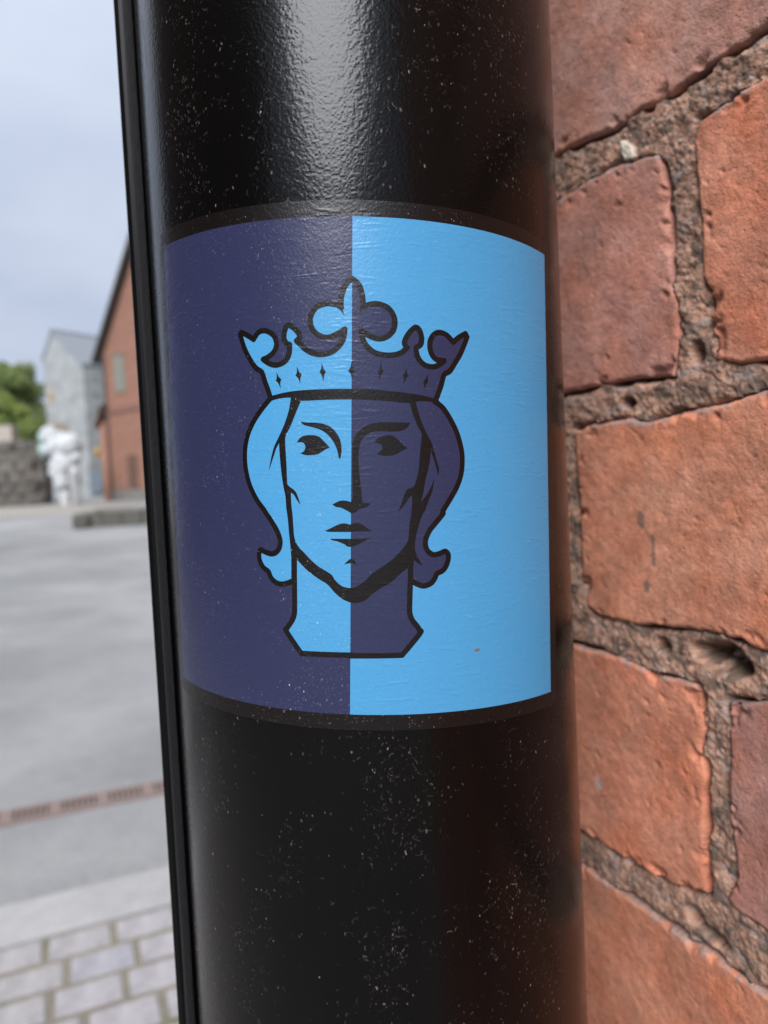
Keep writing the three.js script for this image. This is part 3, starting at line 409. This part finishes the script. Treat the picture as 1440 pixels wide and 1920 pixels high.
// ---------- far things ----------
const glass = std([0.05, 0.06, 0.06], { roughness: 0.12 });
const farBrick = std([0.29, 0.145, 0.098], { map: scaled(mottleTex, 1.6), roughness: 0.9 });
function polyWall(pts, depth) { const s = new THREE.Shape(); s.moveTo(...pts[0]); pts.slice(1).forEach(p => s.lineTo(...p)); s.closePath(); return boxUV(new THREE.ExtrudeGeometry(s, { depth, bevelEnabled: false })); }
{ // brick house with its gable turned away to the right
  const z = -46, y0 = groundY(z) - 0.1, h = thing('brick_gable_house', 'tall red brick gable house with dark roof edge behind the pipe', 'house', [-16.92, y0, z], THREE.MathUtils.degToRad(-38));
  // local x runs along the gable, local -z to the back
  const W = 9, E = 9.0, A = 15.2;
  const g = polyWall([[0, 0], [W, 0], [W, E], [W / 2, A], [0, E]], 11); g.translate(0, 0, -11); mesh('wall', g, farBrick, h);
  const sl = Math.hypot(W / 2, A - E), an = Math.atan2(A - E, W / 2);
  for (const s of [-1, 1]) { const r = box(sl + 0.7, 0.22, 11.9); r.rotateZ(s < 0 ? an : -an); r.translate(W / 2 + s * (W / 4 + 0.17), (E + A) / 2 - 0.08, -5.45); mesh('roof', r, std([0.045, 0.04, 0.036], { roughness: 0.7 }), h); }
  const win = (x, y, w, hh) => { const f = mesh('window', box(w + 0.24, hh + 0.24, 0.1, x, y, 0.03), std([0.2, 0.2, 0.15]), h); mesh('pane', box(w, hh, 0.06, x, y, 0.07), std([0.17, 0.175, 0.145], { roughness: 0.4 }), f); };
  win(1.85, 7.7, 0.75, 1.9); win(5.6, 7.7, 0.75, 1.9); win(5.6, 3.2, 0.9, 1.9);
  mesh('door', box(0.85, 2.7, 0.1, 2.55, 1.45, 0.04), std([0.1, 0.055, 0.038]), h);
  mesh('plinth', boxUV(box(W + 0.1, 0.75, 0.12, W / 2, 0.37, 0.04)), std([0.2, 0.19, 0.17], { map: scaled(mottleTex, 2) }), h);
  mesh('gutter_pipe', new THREE.CylinderGeometry(0.07, 0.07, E, 10).translate(0.28, E / 2, 0.12), std([0.06, 0.055, 0.05], { roughness: 0.5 }), h);
  mesh('string_course', boxUV(box(W, 0.28, 0.09, W / 2, 5.6, 0.03)), std([0.22, 0.11, 0.08], { map: scaled(mottleTex, 2) }), h);
  mesh('lintel', box(1.15, 0.2, 0.1, 1.85, 8.85, 0.04), std([0.13, 0.12, 0.09]), h);
  mesh('annex_lit_side', boxUV(box(0.55, 5.0, 0.7, -0.18, 2.5, -0.2)), std([0.42, 0.19, 0.12], { map: scaled(mottleTex, 1.6) }), h);  // side of the annex, its sky light put into a paler brick colour
  const lean = box(1.65, 0.16, 1.4); lean.rotateZ(0.96); lean.translate(-0.1, 5.35, -0.2); mesh('porch_roof', lean, std([0.1, 0.06, 0.04]), h);
}
{ // narrow grey house with a lopsided gable
  const z = -58, y0 = groundY(z) - 0.1, h = thing('grey_gable_house', 'narrow pale grey plastered house with grey metal roof', 'house', [-25.9, y0, z], 0);
  const plaster = std([0.34, 0.36, 0.355], { map: scaled(mottleTex, 4), roughness: 0.9 }), H1 = 10.85, HA = 12.95, H2 = 10.4;
  const s = new THREE.Shape([[0, 0], [3.05, 0], [3.05, H2], [0.85, HA], [0, H1]].map(p => new THREE.Vector2(...p)));
  const g = new THREE.ExtrudeGeometry(s, { depth: 9, bevelEnabled: false }); g.translate(0, 0, -9);
  const shear = new THREE.Matrix4().set(1, 0, -0.62, 0, 0, 1, 0, 0, 0, 0, 1, 0, 0, 0, 0, 1); g.applyMatrix4(shear); boxUV(g); g.computeVertexNormals(); mesh('wall', g, plaster, h);
  const slope = (ax, ay, bx, by) => { const t = Math.atan2(by - ay, bx - ax), l = Math.hypot(bx - ax, by - ay), r = box(l + 0.3, 0.14, 9.4, 0, 0, -4.6); r.rotateZ(t); r.translate((ax + bx) / 2, (ay + by) / 2 + 0.1, 0); r.applyMatrix4(shear); r.computeVertexNormals(); mesh('roof', r, std([0.2, 0.22, 0.25], { roughness: 0.45, metalness: 0.3 }), h); };
  slope(0, H1, 0.85, HA); slope(0.85, HA, 3.05, H2);
  for (const [x, y, w, hh, c] of [[0.45, 8.0, 0.5, 1.0, [0.42, 0.32, 0.22]], [0.9, 5.7, 1.3, 0.55, [0.26, 0.2, 0.15]]]) { const f = mesh('window', box(w, hh, 0.12, x, y, 0.02), std(c), h); mesh('pane', box(w * 0.6, hh * 0.6, 0.05, x, y, 0.07), std([0.2, 0.17, 0.13], { roughness: 0.3 }), f); }
  for (const y of [7.1, 8.2, 9.5]) mesh('window_band', box(0.06, 0.3, 2.2, 3.65, y, -1.6), std([0.25, 0.24, 0.24]), h);
  mesh('wall_lamp', new THREE.SphereGeometry(0.32, 14, 10).scale(0.8, 1.5, 0.8).translate(3.9, 3.45, 0.45), std([0.30, 0.17, 0.035], { roughness: 0.4 }), h).userData.label = 'ochre yellow round shape beside the corner';
  mesh('door', box(0.9, 1.7, 0.1, 3.6, 1.2, 0.35), std([0.11, 0.135, 0.16]), h);
}
{ // white sculpture: heaped lumps on two narrowing legs
  const z = -42, y0 = groundY(z), s = thing('white_sculpture', 'lumpy white sculpture on narrow legs before the grey house', 'sculpture', [-18.0, y0, z]);
  const r = rng(808), lumps = [], tinted = [], lump = (x, y, zz, R, sx, sy) => { const g = new THREE.IcosahedronGeometry(R, 3), p = g.attributes.position; const o = r() * 90; for (let i = 0; i < p.count; i++) { const f = 1 + 0.35 * fbm(p.getX(i) * 1.6 / R + o, p.getY(i) * 1.6 / R, p.getZ(i) * 1.6 / R, 2); p.setXYZ(i, x + p.getX(i) * f * sx, y + p.getY(i) * f * sy, zz + p.getZ(i) * f); } return g; };
  for (let k = 0; k < 44; k++) { const t = r(), y = 1.35 + 2.75 * t, w = 0.4 + 0.45 * sst(t, 0, 0.45); lumps.push(lump((r() - 0.5) * 2 * w, y, (r() - 0.5) * 0.7, 0.28 + 0.22 * r(), 1, 0.9 + 0.5 * r())); }
  lumps.push(lump(-0.3, 3.4, 0, 0.7, 1, 1), lump(0.35, 3.4, 0, 0.7, 1, 1), lump(0, 2.4, 0, 0.75, 1, 1));
  const merged = mergeGeometries(lumps); merged.computeVertexNormals(); mesh('body', merged, std([0.43, 0.44, 0.44], { roughness: 0.7 }), s);
  for (const [x, y] of [[-1.02, 3.9], [-1.05, 3.2]]) tinted.push(lump(x, y, 0.1, 0.34, 0.7, 1.2)); const tm = mergeGeometries(tinted); tm.computeVertexNormals(); mesh('pale_green_edge', tm, std([0.3, 0.44, 0.4], { roughness: 0.6 }), s);
  for (const [x, c] of [[-0.05, [0.5, 0.485, 0.47]], [0.55, [0.3, 0.295, 0.29]]]) { const g = new THREE.CylinderGeometry(0.34, 0.2, 1.7, 14, 8).translate(x, 0.85, 0), p = g.attributes.position; for (let i = 0; i < p.count; i++) p.setX(i, p.getX(i) + 0.12 * noise.noise(p.getY(i) * 3, x * 5, p.getZ(i) * 3)); g.computeVertexNormals(); mesh('leg', g, std(c, { roughness: 0.6 }), s); }
}
{ // dry stone retaining wall, boulder by boulder
  const z = -45, w = thing('stone_wall', 'rough grey-brown stone retaining wall below the trees', 'wall', [-21.0, groundY(z), z]);
  const r = rng(55), mats = [[0.14, 0.125, 0.105], [0.17, 0.155, 0.135], [0.12, 0.11, 0.095]].map(c => std(c, { map: scaled(mottleTex, 1), roughness: 0.95 }));
  const geos = [0, 1, 2, 3].map(k => { const g = new THREE.IcosahedronGeometry(0.5, 2), p = g.attributes.position; for (let i = 0; i < p.count; i++) { const v = new THREE.Vector3().fromBufferAttribute(p, i), m = Math.max(Math.abs(v.x), Math.abs(v.y), Math.abs(v.z)); v.multiplyScalar(lerp(1, 0.5 / m, 0.6) * (1 + 0.2 * noise.noise(v.x * 4 + k * 9, v.y * 4, v.z * 4))); p.setXYZ(i, v.x, v.y, v.z); } g.computeVertexNormals(); return boxUV(g); });
  for (let j = 0; j < 6; j++) for (let i = 0; i < 8; i++) { const m = mesh('stone', geos[(r() * 4) | 0], mats[(r() * 3) | 0], w); m.scale.set(1.05 + 0.3 * r(), 0.78, 1.2); m.position.set(-0.3 - i * 0.98 - (j % 2) * 0.45, 0.3 + j * 0.66, -0.2 - 0.08 * j); m.rotation.set((r() - 0.5) * 0.2, r() * 6.3, (r() - 0.5) * 0.15); }
  mesh('fill', box(8.4, 3.9, 1.2, -3.9, 1.95, -0.9), mats[2], w);
  mesh('pale_coping', boxUV(box(6, 1.0, 0.9, -4.5, 4.45, -0.8)), std([0.42, 0.37, 0.32], { map: scaled(mottleTex, 1) }), w).userData.label = 'pale beige block on top';
}
{ // low stone planter
  const z = -24, p = thing('stone_planter', 'low weathered grey stone planter at the yard edge before the brick house', 'planter', [-7.3, groundY(z), z], THREE.MathUtils.degToRad(4));
  const m1 = std([0.12, 0.115, 0.095], { map: scaled(mottleTex, 0.8), roughness: 0.95 }), m2 = std([0.24, 0.225, 0.195], { map: scaled(mottleTex, 0.8) }), r = rng(66);
  for (let i = 0; i < 7; i++) { const g = boxUV(new RoundedBoxGeometry(0.62, 0.5, 0.9, 2, 0.05)); const q = mesh('stone', g, i % 3 ? m1 : std([0.15, 0.135, 0.115], { map: scaled(mottleTex, 0.8), roughness: 0.95 }), p); q.position.set(-2.02 + i * 0.63, 0.22 + r() * 0.03, (r() - 0.5) * 0.08); }
  const end = boxUV(new RoundedBoxGeometry(0.5, 0.5, 0.8, 2, 0.14)); mesh('end_stone', end, m1, p).position.set(-2.3, 0.2, 0.35);
  mesh('coping', boxUV(box(4.0, 0.12, 0.95, 0.1, 0.53, -0.02)), m2, p);
}
function tree(name, label, [x, z], height, radius, seed, colors, group) {
  const y0 = groundY(z), t = thing(name, label, 'tree', [x, y0, z], 0, group), r = rng(seed);
  const limbs = [new THREE.CylinderGeometry(0.12, 0.28, height * 0.7, 9).translate(0, height * 0.35, 0)];
  for (let k = 0; k < 7; k++) { const g = new THREE.CylinderGeometry(0.03, 0.1, radius * 1.1, 6).translate(0, radius * 0.55, 0); g.rotateZ(0.6 + r() * 0.5); g.rotateY(r() * 6.3); g.translate(0, height * (0.3 + 0.35 * r()), 0); limbs.push(g); }
  mesh('trunk', mergeGeometries(limbs), std([0.09, 0.07, 0.055]), t);
  const pos = [], col = [], idx = [];
  for (let c = 0; c < 62; c++) {
    const a = r() * 6.3, q = Math.sqrt(r()), cy = height * (0.38 + 0.55 * r()), rr = radius * q * Math.sin(Math.PI * clamp((cy / height - 0.2) / 0.85, 0.05, 0.97)), cx = Math.cos(a) * rr, cz = Math.sin(a) * rr, R = radius * (0.2 + 0.18 * r()), tone = colors[(r() * colors.length) | 0];
    for (let l = 0; l < 230; l++) {
      const v = new THREE.Vector3(r() - 0.5, r() - 0.5, r() - 0.5).normalize().multiplyScalar(R * Math.cbrt(r())), s = 0.1 + 0.1 * r(), n = pos.length / 3, u = new THREE.Vector3(r() - 0.5, r() - 0.5, r() - 0.5).normalize(), w = new THREE.Vector3(r() - 0.5, r() - 0.5, r() - 0.5).cross(u).normalize();
      for (const [p, e] of [[-1, 0], [0, -0.6], [1, 0], [0, 0.6]]) pos.push(cx + v.x + s * (p * u.x + e * w.x), cy + v.y * 0.8 + s * (p * u.y + e * w.y), cz + v.z + s * (p * u.z + e * w.z));
      const f = 0.8 + 0.4 * r(); for (let k = 0; k < 4; k++) col.push(tone[0] * f, tone[1] * f, tone[2] * f);
      idx.push(n, n + 1, n + 2, n, n + 2, n + 3);
    }
  }
  const g = new THREE.BufferGeometry(); g.setAttribute('position', new THREE.Float32BufferAttribute(pos, 3)); g.setAttribute('color', new THREE.Float32BufferAttribute(col, 3)); g.setIndex(idx); g.computeVertexNormals();
  mesh('crown', g, new THREE.MeshPhysicalMaterial({ color: 0xffffff, vertexColors: true, roughness: 1, transmission: 0.4, thickness: 0, side: THREE.DoubleSide }), t);
  return t;
}
const G1 = [[0.19, 0.25, 0.05], [0.22, 0.28, 0.06], [0.16, 0.22, 0.045]], G2 = [[0.17, 0.225, 0.055], [0.19, 0.245, 0.06]], G3 = [[0.24, 0.31, 0.06], [0.21, 0.28, 0.05]];
tree('broadleaf_tree', 'dark green tree close beside the grey house', [-31.6, -66], 12.4, 2.6, 1001, G2, 'trees above the stone wall');
tree('broadleaf_tree', 'mid green tree at the left edge above the stone wall', [-36.2, -70], 13.4, 3.4, 1002, G1, 'trees above the stone wall');
tree('broadleaf_tree', 'bright yellow-green lower tree above the stone wall', [-29.6, -58], 8.6, 2.4, 1003, G3, 'trees above the stone wall');
{
  const b = tree('shrub', 'small green shrub at the end of the stone wall', [-22.1, -47.5], 5.6, 1.1, 1004, G1); b.userData.category = 'shrub';
}
{ // warehouse along the left of the yard: it shows as the dark strip mirrored in the pipe
  const h = thing('brick_warehouse', 'dark brick warehouse along the left of the yard', 'building', [-10, 0, 2.5]);
  mesh('wall', boxUV(box(8, 11, 18, -4, 5.5, 0)), std([0.16, 0.085, 0.065], { map: scaled(mottleTex, 1.6) }), h);
  mesh('roof', boxUV(box(8.6, 0.3, 18.6, -4, 11.16, 0)), std([0.05, 0.05, 0.052]), h);
  for (let j = 0; j < 3; j++) for (let i = 0; i < 5; i++) { const f = mesh('window', box(0.1, 1.9, 1.3, 0.03, 2.2 + j * 3.3, -7 + i * 3.5), std([0.12, 0.12, 0.12]), h); mesh('pane', box(0.06, 1.7, 1.1, 0.07, 2.2 + j * 3.3, -7 + i * 3.5), glass, f); }
}
renderer.render(scene, camera);
